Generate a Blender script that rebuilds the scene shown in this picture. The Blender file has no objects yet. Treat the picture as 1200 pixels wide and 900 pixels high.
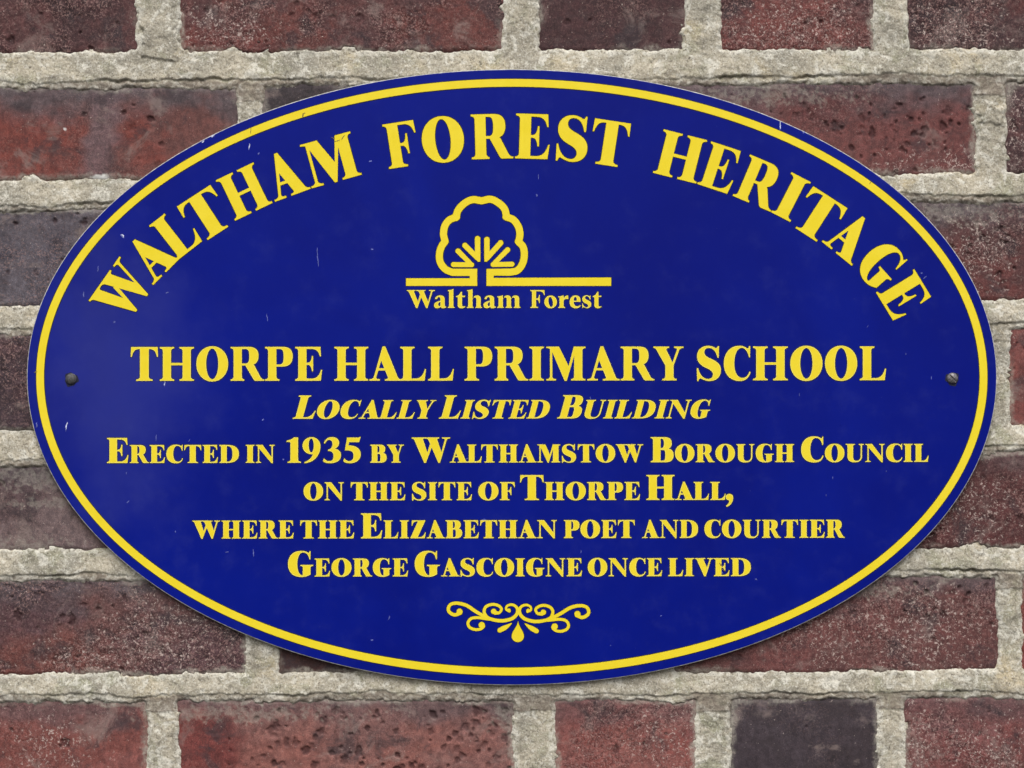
import bpy, math, random
import numpy as np
from mathutils import Vector
from mathutils.geometry import delaunay_2d_cdt

SC = bpy.context.scene
COL = SC.collection
U = 0.000575            # metres per photo pixel at the plaque
ZC = 0.70               # height of the picture centre above the foot of the wall
FRONT = 9.8            # plaque front, in px in front of the brick faces

# ------------------------------------------------------------------ camera
LENS = 70.0
cam_d = bpy.data.cameras.new('camera')
cam_d.lens = LENS; cam_d.sensor_width = 36.0
cam_d.clip_start = 0.01; cam_d.clip_end = 100.0
cam = bpy.data.objects.new('camera', cam_d); COL.objects.link(cam)
DIST = 1200 * U * LENS / 36.0
cam.location = (0.0, -DIST - FRONT * U, ZC)
cam.rotation_euler = (math.radians(90), 0, 0)
SC.camera = cam

# ------------------------------------------------------------------ daylight: soft, overcast
SUN_EL, SUN_AZ = math.radians(52), math.radians(-5)     # azimuth from straight in front of the wall, + = right
w = bpy.data.worlds.new('World'); SC.world = w; w.use_nodes = True
nt = w.node_tree; nt.nodes.clear()
sky = nt.nodes.new('ShaderNodeTexSky'); sky.sky_type = 'NISHITA'; sky.sun_disc = False
sky.sun_elevation = SUN_EL; sky.sun_rotation = math.pi + SUN_AZ
sky.air_density = 1.0; sky.dust_density = 4.0; sky.ozone_density = 1.0
hs = nt.nodes.new('ShaderNodeHueSaturation'); hs.inputs['Saturation'].default_value = 0.25
bg = nt.nodes.new('ShaderNodeBackground'); bg.inputs['Strength'].default_value = 0.11
ow = nt.nodes.new('ShaderNodeOutputWorld')
nt.links.new(sky.outputs[0], hs.inputs['Color']); nt.links.new(hs.outputs[0], bg.inputs[0]); nt.links.new(bg.outputs[0], ow.inputs[0])
sun_d = bpy.data.lights.new('sun', 'SUN'); sun_d.energy = 1.3; sun_d.angle = math.radians(55); sun_d.color = (1.0, 0.97, 0.92)
sun = bpy.data.objects.new('sun', sun_d); COL.objects.link(sun)
sd = Vector((math.sin(SUN_AZ) * math.cos(SUN_EL), -math.cos(SUN_AZ) * math.cos(SUN_EL), math.sin(SUN_EL)))
sun.rotation_euler = sd.to_track_quat('Z', 'Y').to_euler(); sun.location = sd * 5
vs = SC.view_settings
SC.display_settings.display_device = 'sRGB'
vs.view_transform = 'Standard'; vs.look = 'None'; vs.exposure = 0.50; vs.gamma = 1.0; vs.use_curve_mapping = False

# ------------------------------------------------------------------ helpers
def lin(r, g, b):
    f = lambda c: (c / 255 / 12.92) if c / 255 <= 0.04045 else ((c / 255 + 0.055) / 1.055) ** 2.4
    return (f(r), f(g), f(b))

def world(px, py, h):
    return ((px - 600) * U, -h * U, ZC + (450 - py) * U)

def tag(o, label=None, cat=None, group=None, kind=None):
    for k, v in (('label', label), ('category', cat), ('group', group), ('kind', kind)):
        if v: o[k] = v

def link(name, me, parent=None, mats=()):
    for m in mats: me.materials.append(m)
    o = bpy.data.objects.new(name, me); COL.objects.link(o)
    if parent is not None:
        o.parent = parent; o.matrix_parent_inverse = parent.matrix_world.inverted()
    return o

def empty(name, loc):
    o = bpy.data.objects.new(name, None); COL.objects.link(o); o.location = loc
    o.empty_display_size = 0.05
    bpy.context.view_layer.update()
    return o

class NT:
    def __init__(s, name):
        s.m = bpy.data.materials.new(name); s.m.use_nodes = True
        s.t = s.m.node_tree; s.b = s.t.nodes['Principled BSDF']; s.o = s.t.nodes['Material Output']
        s.tc = s.n('ShaderNodeTexCoord').outputs['Object']
    def n(s, typ, **k):
        nd = s.t.nodes.new(typ)
        for a, v in k.items():
            if a.startswith('i_'):
                nd.inputs[a[2:].replace('_', ' ')].default_value = v
            else: setattr(nd, a, v)
        return nd
    def l(s, a, b): s.t.links.new(a, b)
    def noise(s, scale, detail=4, rough=0.55, dist=0.0, vec=None):
        nd = s.n('ShaderNodeTexNoise', i_Scale=scale, i_Detail=detail, i_Roughness=rough, i_Distortion=dist)
        s.l(vec or s.tc, nd.inputs['Vector']); return nd.outputs['Fac']
    def ramp(s, fac, a, b, lo=0.0, hi=1.0):
        nd = s.n('ShaderNodeMapRange', interpolation_type='SMOOTHSTEP')
        for i, v in ((1, a), (2, b), (3, lo), (4, hi)): nd.inputs[i].default_value = v
        s.l(fac, nd.inputs[0]); return nd.outputs[0]
    def math(s, op, a, b):
        nd = s.n('ShaderNodeMath', operation=op)
        for i, v in ((0, a), (1, b)):
            if isinstance(v, (int, float)): nd.inputs[i].default_value = v
            else: s.l(v, nd.inputs[i])
        return nd.outputs[0]
    def mix(s, fac, a, b, blend='MIX'):
        nd = s.n('ShaderNodeMix', data_type='RGBA', blend_type=blend)
        for sock, v in ((nd.inputs[0], fac), (nd.inputs[6], a), (nd.inputs[7], b)):
            if isinstance(v, (int, float)): sock.default_value = v
            elif isinstance(v, tuple): sock.default_value = (*v, 1.0)
            else: s.l(v, sock)
        return nd.outputs[2]
    def attr(s, name):
        return s.n('ShaderNodeAttribute', attribute_name=name)
    def bump(s, h, strength, dist):
        nd = s.n('ShaderNodeBump'); nd.inputs['Strength'].default_value = strength; nd.inputs['Distance'].default_value = dist
        s.l(h, nd.inputs['Height']); s.l(nd.outputs[0], s.b.inputs['Normal'])
    def set(s, **k):
        for a, v in k.items():
            sock = s.b.inputs[a.replace('_', ' ')]
            if isinstance(v, (int, float)): sock.default_value = v
            elif isinstance(v, tuple): sock.default_value = (*v, 1.0)
            else: s.l(v, sock)

# ------------------------------------------------------------------ materials
def mat_brick():
    s = NT('weathered_brick')
    t = s.attr('tint').outputs['Color']; crust = s.attr('crust').outputs['Fac']; pit = s.attr('pit').outputs['Fac']
    g = s.noise(760, 4, 0.6, 0.8); m = s.noise(150, 6, 0.7, 0.5); f = s.noise(1700, 3, 0.65); lace = s.noise(430, 4, 0.6, 1.6)
    c = s.mix(s.ramp(m, 0.33, 0.68), s.mix(0.75, t, (0.62, 0.58, 0.60), 'MULTIPLY'), s.mix(0.75, t, (1.42, 1.38, 1.36), 'MULTIPLY'))
    c = s.mix(s.math('MULTIPLY', s.ramp(f, 0.49, 0.36), 0.7), c, s.mix(1.0, c, (0.5, 0.46, 0.46), 'MULTIPLY'))   # open sandy grain
    c = s.mix(s.math('MULTIPLY', s.ramp(f, 0.54, 0.66), 0.55), c, s.mix(1.0, c, (1.6, 1.65, 1.65), 'MULTIPLY'))
    mp = s.n('ShaderNodeMapping'); mp.inputs['Scale'].default_value = (1, 1, 0.22); s.l(s.tc, mp.inputs['Vector'])
    drag = s.noise(240, 5, 0.7, 0.3, mp.outputs[0]); soot = s.noise(38, 5, 0.65, 0.5)
    c = s.mix(s.math('MULTIPLY', s.ramp(drag, 0.48, 0.34), 0.5), c, s.mix(1.0, c, (0.62, 0.6, 0.62), 'MULTIPLY'))      # drag marks of the wire cut
    c = s.mix(s.math('MULTIPLY', s.ramp(drag, 0.54, 0.68), 0.45), c, s.mix(1.0, c, (1.5, 1.55, 1.55), 'MULTIPLY'))
    c = s.mix(s.math('MULTIPLY', s.ramp(soot, 0.52, 0.66), 0.72), c, lin(56, 48, 52))                                   # soot
    c = s.mix(s.math('MULTIPLY', s.ramp(s.noise(30, 5, 0.7, 0.7), 0.54, 0.68), 0.5), c, lin(140, 124, 118))              # dusty bloom
    dark = s.mix(1.0, c, (0.45, 0.4, 0.42), 'MULTIPLY')
    c = s.mix(s.math('MULTIPLY', s.ramp(lace, 0.53, 0.42), s.math('MULTIPLY', crust, 0.9)), c, dark)               # pocked skin
    c = s.mix(s.math('MULTIPLY', s.ramp(g, 0.5, 0.62), s.math('MULTIPLY', crust, 0.6)), c, lin(158, 126, 120))   # lacy pale crust
    c = s.mix(s.math('MULTIPLY', s.ramp(s.noise(640, 2, 0.5), 0.70, 0.74), s.math('ADD', s.math('MULTIPLY', crust, 0.6), 0.25)), c, lin(205, 188, 178))   # lime specks
    c = s.mix(s.math('MULTIPLY', s.ramp(s.noise(520, 3, 0.6, 0.4), 0.64, 0.72), 0.55), c, dark)
    c = s.mix(s.math('MULTIPLY', pit, 0.8), c, s.mix(0.7, dark, lin(58, 34, 36)))
    lime = s.attr('lime').outputs['Fac']
    c = s.mix(s.math('MULTIPLY', lime, s.ramp(s.noise(560, 4, 0.7, 0.6), 0.53, 0.64)), c, lin(188, 170, 162))
    c = s.mix(s.math('MULTIPLY', s.attr('smear').outputs['Fac'], s.ramp(s.noise(420, 6, 0.8, 0.3), 0.3, 0.66)), c, lin(164, 158, 146))   # mortar wiped over the edges
    c = s.mix(s.attr('blob').outputs['Fac'], c, lin(222, 220, 216))
    s.set(Base_Color=c, Roughness=s.ramp(m, 0.3, 0.7, 0.68, 0.92))
    s.b.inputs['Specular IOR Level'].default_value = 0.3
    s.bump(s.math('ADD', s.math('MULTIPLY', s.math('MULTIPLY', g, crust), 1.0), s.math('MULTIPLY', f, 0.35)), 0.55, 0.0008)
    return s.m

def mat_mortar():
    s = NT('lime_mortar')
    tone = s.attr('tone').outputs['Fac']; rim = s.attr('rim').outputs['Fac']
    a = s.noise(24, 4, 0.6, 0.5); b = s.noise(95, 6, 0.72, 0.6); g = s.noise(820, 4, 0.7, 0.3); k = s.noise(380, 4, 0.65); v = s.noise(210, 5, 0.7, 0.8)
    c = s.mix(s.ramp(a, 0.32, 0.66), lin(154, 149, 136), lin(186, 177, 158))
    c = s.mix(s.math('MULTIPLY', s.ramp(s.noise(40, 4, 0.65, 0.8), 0.5, 0.68), 0.6), c, lin(146, 146, 120))   # greenish weathering
    c = s.mix(s.math('MULTIPLY', s.ramp(s.noise(17, 4, 0.65, 0.8), 0.54, 0.7), 0.5), c, lin(196, 178, 140))   # sandy yellow
    c = s.mix(s.math('MULTIPLY', s.ramp(b, 0.51, 0.62), 0.8), c, lin(216, 212, 200))                          # lime bloom
    c = s.mix(s.math('MULTIPLY', s.ramp(b, 0.46, 0.34), 0.6), c, lin(124, 118, 106))
    c = s.mix(s.math('MULTIPLY', s.ramp(v, 0.44, 0.34), 0.55), c, lin(112, 106, 94))
    c = s.mix(s.math('MULTIPLY', rim, s.ramp(v, 0.42, 0.56)), c, lin(214, 210, 198))
    c = s.mix(s.math('MULTIPLY', s.ramp(g, 0.55, 0.66), 0.65), c, lin(226, 222, 212))
    c = s.mix(s.math('MULTIPLY', s.ramp(g, 0.46, 0.34), 0.75), c, lin(92, 86, 76))
    c = s.mix(s.math('MULTIPLY', s.ramp(k, 0.66, 0.72), 0.8), c, lin(76, 68, 60))
    c = s.mix(s.math('MULTIPLY', s.math('SUBTRACT', 1.0, tone), s.ramp(v, 0.62, 0.4)), c, s.mix(1.0, c, (0.42, 0.40, 0.36), 'MULTIPLY'))   # shade under the lip, painted dark into the crack
    c = s.mix(s.math('MULTIPLY', s.attr('strip').outputs['Fac'], s.ramp(v, 0.66, 0.4, 0.4, 0.9)), c, s.mix(0.6, s.mix(1.0, c, (0.62, 0.59, 0.56), 'MULTIPLY'), lin(120, 108, 100)))   # thin darker feather of mortar on the brick below
    s.set(Base_Color=c, Roughness=0.95)
    s.b.inputs['Specular IOR Level'].default_value = 0.2
    s.bump(s.math('ADD', s.math('MULTIPLY', g, 0.7), s.math('ADD', s.math('MULTIPLY', k, 0.7), s.math('MULTIPLY', v, 0.5))), 0.6, 0.0011)
    return s.m

def mat_blue():
    s = NT('blue_enamel')
    a = s.noise(6, 4, 0.6, 0.4); b = s.noise(60, 5, 0.65); g = s.noise(700, 3, 0.6)
    c = s.mix(s.ramp(a, 0.3, 0.72), lin(0, 14, 115), lin(1, 21, 129))
    c = s.mix(s.math('MULTIPLY', s.ramp(b, 0.5, 0.8), 0.05), c, lin(90, 100, 160))            # thin film of dust
    # soft sheen round the left fixing, painted into the colour as paler blue
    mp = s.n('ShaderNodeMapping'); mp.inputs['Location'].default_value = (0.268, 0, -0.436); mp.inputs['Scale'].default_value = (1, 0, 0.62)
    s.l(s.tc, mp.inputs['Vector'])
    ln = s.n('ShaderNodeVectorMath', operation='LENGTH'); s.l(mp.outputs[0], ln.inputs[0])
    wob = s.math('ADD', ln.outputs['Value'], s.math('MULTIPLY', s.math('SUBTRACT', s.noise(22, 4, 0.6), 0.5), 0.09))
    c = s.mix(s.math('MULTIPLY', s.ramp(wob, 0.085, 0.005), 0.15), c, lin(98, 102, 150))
    c = s.mix(s.math('MULTIPLY', s.ramp(g, 0.72, 0.78), 0.35), c, lin(120, 130, 180))         # pin-prick specks
    s.set(Base_Color=c, Roughness=s.ramp(b, 0.3, 0.7, 0.4, 0.52))
    s.b.inputs['Specular IOR Level'].default_value = 0.1
    s.bump(s.math('ADD', s.noise(14, 2), s.math('MULTIPLY', g, 0.03)), 0.12, 0.002)
    return s.m

def mat_yellow():
    s = NT('yellow_enamel')
    b = s.noise(80, 5, 0.65); g = s.noise(900, 3, 0.6)
    c = s.mix(s.ramp(b, 0.3, 0.7), lin(231, 207, 36), lin(235, 212, 50))
    c = s.mix(s.math('MULTIPLY', s.ramp(g, 0.68, 0.78), 0.2), c, lin(215, 190, 60))
    s.set(Base_Color=c, Roughness=0.5)
    s.b.inputs['Specular IOR Level'].default_value = 0.2
    return s.m

def simple(name, col, rough=0.6, metal=0.0, nscale=400, amp=0.35):
    s = NT(name); f = s.noise(nscale, 4, 0.65)
    c = s.mix(s.ramp(f, 0.35, 0.68), tuple(x * (1 - amp) for x in col), tuple(min(1, x * (1 + amp)) for x in col))
    s.set(Base_Color=c, Roughness=rough, Metallic=metal); return s.m

M_BRICK, M_MORTAR, M_BLUE, M_YEL = mat_brick(), mat_mortar(), mat_blue(), mat_yellow()
M_KEY = simple('dark_keyline', lin(20, 14, 26), 0.7)
M_EDGE = simple('bare_aluminium_edge', lin(172, 171, 168), 0.7, 0.0)
M_SCREW = simple('dulled_screw_metal', lin(74, 73, 74), 0.65, 0.1, 900, 0.4)
M_SCREW2 = simple('worn_bright_screw_metal', lin(120, 116, 118), 0.45, 0.5, 900, 0.35)
M_CHIP = simple('pale_chipped_enamel', lin(96, 104, 172), 0.7)
M_PALE = simple('pale_yellow_enamel_rim', lin(244, 232, 128), 0.5, 0, 900, 0.05)
M_GRIME_SHADE = simple('grime_and_painted_shade_round_fixings', lin(12, 14, 48), 0.8)
M_WHITE = simple('white_chip', lin(190, 196, 225), 0.7)
M_CRACK = simple('dark_crack', lin(120, 104, 52), 0.8)

# ------------------------------------------------------------------ numpy noise
_rng = np.random.RandomState(7)
_LAT = _rng.rand(8, 257, 257).astype(np.float32)
def vnoise(x, y, scale, seed=0):
    L = _LAT[seed % 8]
    x = x / scale + 37.1 * seed + 500; y = y / scale + 91.7 * seed + 500
    xi = np.floor(x).astype(np.int64); yi = np.floor(y).astype(np.int64)
    fx = (x - xi).astype(np.float32); fy = (y - yi).astype(np.float32)
    fx = fx * fx * fx * (fx * (fx * 6 - 15) + 10); fy = fy * fy * fy * (fy * (fy * 6 - 15) + 10)
    xi &= 255; yi &= 255
    a = L[yi, xi]; b = L[yi, xi + 1]; c = L[yi + 1, xi]; d = L[yi + 1, xi + 1]
    return (a + (b - a) * fx) * (1 - fy) + (c + (d - c) * fx) * fy - 0.5
def fbm(x, y, scale, octs=4, seed=0, rough=0.55):
    v = 0; a = 1.0; n = 0
    for i in range(octs):
        # rotate each octave so that the lattice never shows
        t = 0.6 + i * 1.1; cx = math.cos(t); sx = math.sin(t)
        v = v + a * vnoise(x * cx - y * sx, x * sx + y * cx, scale / 2 ** i, seed + i); n += a; a *= rough
    return v / n * 2
def sstep(e0, e1, x):
    t = np.clip((x - e0) / (e1 - e0), 0, 1); return t * t * (3 - 2 * t)

# ------------------------------------------------------------------ the wall
# rows: top and bottom edge of the bricks at photo x = 0 and x = 1200
ROWS = [(-199, -201, -87, -88), (-53, -55, 61, 58), (100, 94, 211, 203), (244, 234, 360, 353), (391, 383, 505, 500),
        (546, 528, 648, 644), (681, 675, 793, 789), (822, 819, 935, 932), (968, 965, 1081, 1078)]
BR = [
    [(-420, -245), (-205, 175), (215, 390), (430, 810), (850, 1025), (1065, 1445), (1485, 1660)],
    [(-620, -440), (-400, -255), (-215, 161), (208, 589), (630, 805), (845, 1025), (1065, 1445), (1485, 1660)],
    [(-500, -325), (-290, -145), (-110, 278), (305, 482), (518, 735), (768, 1146), (1181, 1360), (1400, 1780)],
    [(-560, -180), (-140, 250), (285, 460), (495, 870), (905, 1280), (1315, 1490), (1525, 1700)],
    [(-560, -385), (-350, 50), (85, 260), (300, 470), (505, 770), (805, 950), (985, 1164), (1184, 1560)],
    [(-640, -265), (-230, -100), (-60, 320), (355, 530), (565, 945), (980, 1360), (1395, 1570)],
    [(-520, -345), (-310, -135), (-95, 288), (325, 500), (540, 755), (790, 1172), (1200, 1380), (1415, 1790)],
    [(-580, -405), (-370, -250), (-215, 172), (207, 605), (650, 818), (857, 1033), (1062, 1440), (1475, 1650)],
    [(-420, -245), (-205, 175), (215, 390), (430, 810), (850, 1025), (1065, 1445), (1485, 1660)],
]
RED = (124, 62, 54); PINK = (134, 82, 76); DARK = (70, 50, 52); SLATE = (62, 58, 66); PURP = (88, 60, 60); BROWN = (98, 76, 70); BLACK = (50, 45, 48); GREY = (96, 90, 94)
# (row, brick): main colour, second colour, burnt top colour amount, crust, pits, roughness
LOOK = {
    (1, 2): (DARK, PURP, 0.2, 0.8, 0.4, 1.3), (1, 3): (PURP, (102, 62, 58), 0.25, 0.9, 0.4, 1.5), (1, 4): ((86, 62, 62), DARK, 0.2, 0.5, 0.2, 0.9),
    (1, 5): ((112, 66, 62), PURP, 0.1, 1.0, 0.3, 1.4), (1, 6): ((88, 54, 54), DARK, 0.2, 0.8, 0.3, 1.2),
    (2, 2): ((116, 64, 57), (104, 70, 66), 0.65, 0.25, 0.25, 0.7), (2, 3): (BLACK, SLATE, 0.2, 0.2, 0.1, 0.8),
    (2, 5): ((106, 66, 64), (94, 58, 58), 0.55, 0.35, 0.75, 0.8), (2, 6): (PURP, DARK, 0.3, 0.9, 0.3, 1.3),
    (3, 1): ((92, 91, 99), (70, 68, 78), 0.15, 0.55, 0.8, 0.8), (3, 4): ((98, 58, 56), (84, 56, 56), 0.6, 0.6, 0.6, 1.1),
    (4, 1): ((82, 58, 62), (66, 54, 60), 0.2, 0.8, 0.3, 1.1), (4, 7): ((128, 74, 68), (118, 70, 66), 0.1, 0.3, 0.3, 0.8),
    (5, 2): ((112, 100, 100), (88, 74, 76), 0.4, 0.3, 0.15, 0.9), (5, 5): ((98, 54, 52), (84, 50, 50), 0.25, 0.8, 0.5, 1.1),
    (6, 2): ((84, 62, 66), (102, 72, 70), 0.5, 1.0, 0.6, 1.7), (6, 3): ((76, 50, 46), (66, 46, 44), 0.1, 0.2, 0.1, 0.8),
    (6, 5): ((108, 68, 66), (98, 64, 62), 0.45, 0.75, 0.5, 1.0), (6, 6): (PURP, RED, 0.2, 0.5, 0.3, 1.0),
    (7, 2): ((134, 84, 78), (120, 72, 66), 0.35, 0.4, 0.3, 0.9), (7, 3): ((134, 90, 82), (130, 94, 88), 0.45, 0.3, 1.0, 0.9),
    (7, 4): ((132, 76, 70), (134, 86, 80), 0.3, 0.7, 0.4, 0.9), (7, 5): ((64, 58, 64), (56, 50, 54), 0.1, 0.15, 0.1, 0.6),
    (7, 6): ((128, 82, 80), (112, 68, 66), 0.3, 0.9, 0.4, 1.2),
}
def axis(lo, d0, d1, hi, step, big):
    return np.concatenate([np.arange(lo, d0, big), np.arange(d0, d1, step), np.arange(d1, hi + 1, big)])
def build_wall():
    xs = axis(-420, -70, 1270, 1620, 1.2, 6.0); ys = axis(-190, -50, 950, 1070, 1.2, 6.0)
    nx, ny = len(xs), len(ys)
    X, Y = np.meshgrid(xs, ys)
    # gentle wandering of every edge
    WX = X + fbm(X, Y, 60, 3, 1) * 2.8 + fbm(X, Y, 9, 2, 2) * 1.6
    WY = Y + fbm(X, Y, 75, 3, 3) * 2.6 + fbm(X, Y, 8, 2, 4) * 1.5
    D = np.full(X.shape, -99.0); LX = np.zeros_like(X); LY = np.zeros_like(X)
    tint = np.zeros(X.shape + (3,)); crust = np.zeros_like(X); pitA = np.zeros_like(X); ruf = np.ones_like(X); tilt = np.zeros_like(X)
    rnd = random.Random(5)
    n_mix = fbm(X, Y, 90, 4, 5); n_mix2 = fbm(X, Y * 1.6, 40, 4, 6)
    for r, (tl, tr, bl, br) in enumerate(ROWS):
        top = tl + (tr - tl) * X / 1200.0; bot = bl + (br - bl) * X / 1200.0
        for k, (x0, x1) in enumerate(BR[r]):
            d = np.minimum(np.minimum(WX - x0, x1 - WX), np.minimum(WY - top, bot - WY))
            rad = 5.0                                            # softened arrises
            ax = np.minimum(WX - x0, x1 - WX); ay = np.minimum(WY - top, bot - WY)
            corner = (ax < rad) & (ay < rad)
            d = np.where(corner, rad - np.hypot(rad - np.minimum(ax, rad), rad - np.minimum(ay, rad)), d)
            sel = d > D
            sel &= d > -40
            D = np.where(sel, d, D)
            lk = LOOK.get((r, k))
            if lk is None:
                lk = (rnd.choice([RED, PURP, PINK, DARK, BROWN]), rnd.choice([PURP, RED, DARK]), rnd.uniform(.1, .5), rnd.uniform(.2, .9), rnd.uniform(.1, .7), rnd.uniform(.7, 1.4))
            c1, c2, burn, cr, pt, rf = lk
            m = sstep(-0.25, 0.3, n_mix + 0.6 * n_mix2 + 0.15 * math.sin(k * 3.1 + r))[..., None]
            c = np.array(lin(*c1)) * (1 - m) + np.array(lin(*c2)) * m
            c = (c * 0.97 + c.mean(-1, keepdims=True) * 0.03 * np.array([1.08, 0.97, 0.95])) * np.array([0.95, 0.88, 0.88])
            ty = np.clip((Y - top) / (bot - top), 0, 1)
            b = np.clip(burn * 1.5 * sstep(0.42, 0.0, ty + n_mix2 * 0.28), 0, 0.85)[..., None]
            c = c * (1 - b) + np.array(lin(*GREY)) * 0.82 * b
            if (r, k) == (2, 2):                                 # slate streak down the red brick
                q = (sstep(26, 8, np.abs(X - 120 + (Y - 150) * 0.12 + n_mix2 * 14)) * 0.75)[..., None]
                c = c * (1 - q) + np.array(lin(104, 88, 92)) * q
            if (r, k) == (6, 2):                                 # red foot of a dark brick
                q = (sstep(735, 770, Y + n_mix2 * 25) * sstep(200, 90, X))[..., None] * 0.85
                c = c * (1 - q) + np.array(lin(106, 62, 56)) * q
            if (r, k) == (7, 3):
                q = (sstep(300, 260, X + n_mix2 * 22) * sstep(830, 850, Y))[..., None] * 0.85
                c = c * (1 - q) + np.array(lin(104, 50, 48)) * q
            if (r, k) == (1, 3):
                q = (sstep(330, 250, X + n_mix2 * 60) * sstep(15, 45, Y + n_mix * 20))[..., None] * 0.7
                c = c * (1 - q) + np.array(lin(104, 54, 50)) * q
            s3 = sel[..., None]
            tint = np.where(s3, c, tint)
            crust = np.where(sel, cr, crust); pitA = np.where(sel, pt, pitA); ruf = np.where(sel, rf, ruf)
            tilt = np.where(sel, rnd.uniform(-.9, .5) + (X - (x0 + x1) / 2) * rnd.uniform(-.004, .004) + (Y - (top + bot) / 2) * rnd.uniform(-.01, .01), tilt)
            LX = np.where(sel, k, LX); LY = np.where(sel, r, LY)
    # --- brick relief
    crustn = fbm(X, Y, 9, 4, 7, 0.65); fine = fbm(X, Y, 4, 2, 8); patch = sstep(-0.12, 0.28, fbm(X, Y, 60, 4, 9, 0.6))
    pits = np.zeros_like(X); rp = random.Random(21)
    def dab(field, px, py, rx, ry, amt, wob=0.35):
        i0, i1 = np.searchsorted(xs, [px - rx * 2, px + rx * 2]); j0, j1 = np.searchsorted(ys, [py - ry * 2, py + ry * 2])
        if i1 - i0 < 2 or j1 - j0 < 2: return
        q = np.hypot((X[j0:j1, i0:i1] - px) / rx, (Y[j0:j1, i0:i1] - py) / ry) + fine[j0:j1, i0:i1] * wob + crustn[j0:j1, i0:i1] * wob
        field[j0:j1, i0:i1] = np.maximum(field[j0:j1, i0:i1], amt * sstep(1.15, 0.55, q))
    for r, (tl, tr, bl, br) in enumerate(ROWS):
        for k, (x0, x1) in enumerate(BR[r]):
            lk = LOOK.get((r, k)); amt = lk[4] if lk else 0.4
            cl = [(rp.uniform(x0, x1), rp.uniform(tl, bl)) for _ in range(3)]
            for _ in range(int((x1 - x0) * 0.2 * amt)):
                cx, cy = rp.choice(cl); px = cx + rp.gauss(0, 55); py = cy + rp.gauss(0, 26)
                if not (x0 + 4 < px < x1 - 4 and tl + 4 < py < bl - 4): continue
                q = rp.choice([1.6, 2, 2.4, 3, 3.6, 4.6]); dab(pits, px, py, q, q * rp.uniform(.8, 1.4), rp.uniform(.4, .95), 0.6)
    for _ in range(95):
        q = rp.choice([1.6, 2, 2.6, 3.4, 4.4, 5.2]); dab(pits, rp.uniform(292, 598), rp.uniform(832, 925), q, q * rp.uniform(.8, 1.5), rp.uniform(.5, 1), 0.5)
    for _ in range(40):
        q = rp.choice([1.6, 2, 2.6, 3.4]); dab(pits, rp.uniform(870, 1110), rp.uniform(112, 185), q, q * rp.uniform(1, 2), rp.uniform(.4, .9), 0.5)
    blob = np.zeros_like(X); dab(blob, 114, 207, 11, 3.6, 1.0, 0.5); dab(blob, 74, 150, 2, 2, .8); dab(blob, 1083, 130, 5, 11, 0.0)
    lime = np.zeros_like(X)
    for px, py, rx, ry in ((1092, 742, 62, 46), (975, 757, 26, 34), (795, 868, 40, 34), (960, 735, 40, 22), (255, 35, 60, 24), (930, 30, 70, 30), (60, 880, 40, 30), (530, 860, 0.1, 0.1),
                           (150, 770, 90, 24), (200, 730, 60, 30), (1120, 40, 60, 26), (1190, 150, 24, 50), (1100, 190, 50, 14), (1150, 290, 40, 40), (1150, 600, 50, 36), (1080, 870, 26, 40), (1160, 880, 60, 26)):
        dab(lime, px, py, rx, ry, 0.85, 1.3)
    chip = np.zeros_like(X)
    for r, (tl, tr, bl, br) in enumerate(ROWS):
        for x0, x1 in BR[r]:
            for _ in range(int((x1 - x0) / 38)):
                fx = rp.random(); px = x0 + (x1 - x0) * fx; f = px / 1200.0; yt, yb = tl + (tr - tl) * f, bl + (br - bl) * f
                if rp.random() < .3: px = rp.choice([x0, x1]); py = rp.uniform(yt, yb)
                else: py = rp.choice([yt, yb, yb])
                q = rp.choice([2.5, 3.5, 4.5, 7]); dab(chip, px, py, q * rp.uniform(1, 2.2), q, rp.uniform(.5, 1), 0.7)
    D = D - chip * 6.5
    hb = tilt + ruf * (crustn * 0.9 * (0.3 + patch * crust) + fine * 0.35) + fbm(X, Y, 70, 3, 12) * 0.9
    hb -= pits * 2.6
    hb -= 14 * (1 - sstep(-6, 1.2, D)) + 1.6 * (1 - sstep(0, 5, D))
    crust = np.clip(crust * (0.4 + patch * 0.9), 0, 1)
    # --- mortar relief: weatherstruck beds (proud lower lip with a crack of shade under it), rough perpends
    hm = fbm(X, Y, 34, 4, 13) * 1.7 + fbm(X, Y, 7, 4, 14, 0.75) * 1.5
    lip = np.zeros_like(X); tone = np.ones_like(X); strip = np.zeros_like(X)
    for r in range(len(ROWS) - 1):
        t0 = ROWS[r][2] + (ROWS[r][3] - ROWS[r][2]) * X / 1200.0; t1 = ROWS[r + 1][0] + (ROWS[r + 1][1] - ROWS[r + 1][0]) * X / 1200.0
        t = (WY - t0) / (t1 - t0) + fbm(X, Y, 150, 3, 15 + r) * 0.08
        inb = (t > -0.45) & (t < 1.5)
        e = 0.80 + fbm(X, Y * 0.2, 60, 5, 16 + r, 0.7) * 0.17
        open_ = 0.04 + 0.96 * sstep(0.0, 0.5, fbm(X, Y, 85, 4, 31 + r, 0.65))          # the lip comes and goes
        prof = np.where(t < e, -0.5 + 2.9 * sstep(-0.1, 0.8, t), 0.9)
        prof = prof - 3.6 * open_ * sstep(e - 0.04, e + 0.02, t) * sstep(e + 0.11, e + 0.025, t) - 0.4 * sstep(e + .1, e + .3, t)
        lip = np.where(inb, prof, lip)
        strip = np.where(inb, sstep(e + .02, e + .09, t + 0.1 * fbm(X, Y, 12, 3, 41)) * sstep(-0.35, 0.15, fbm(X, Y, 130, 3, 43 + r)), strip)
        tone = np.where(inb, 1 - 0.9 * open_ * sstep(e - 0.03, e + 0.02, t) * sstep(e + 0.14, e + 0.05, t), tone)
    n12 = fbm(X, Y, 12, 4, 51, 0.7); cx = X + n12 * 9
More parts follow.
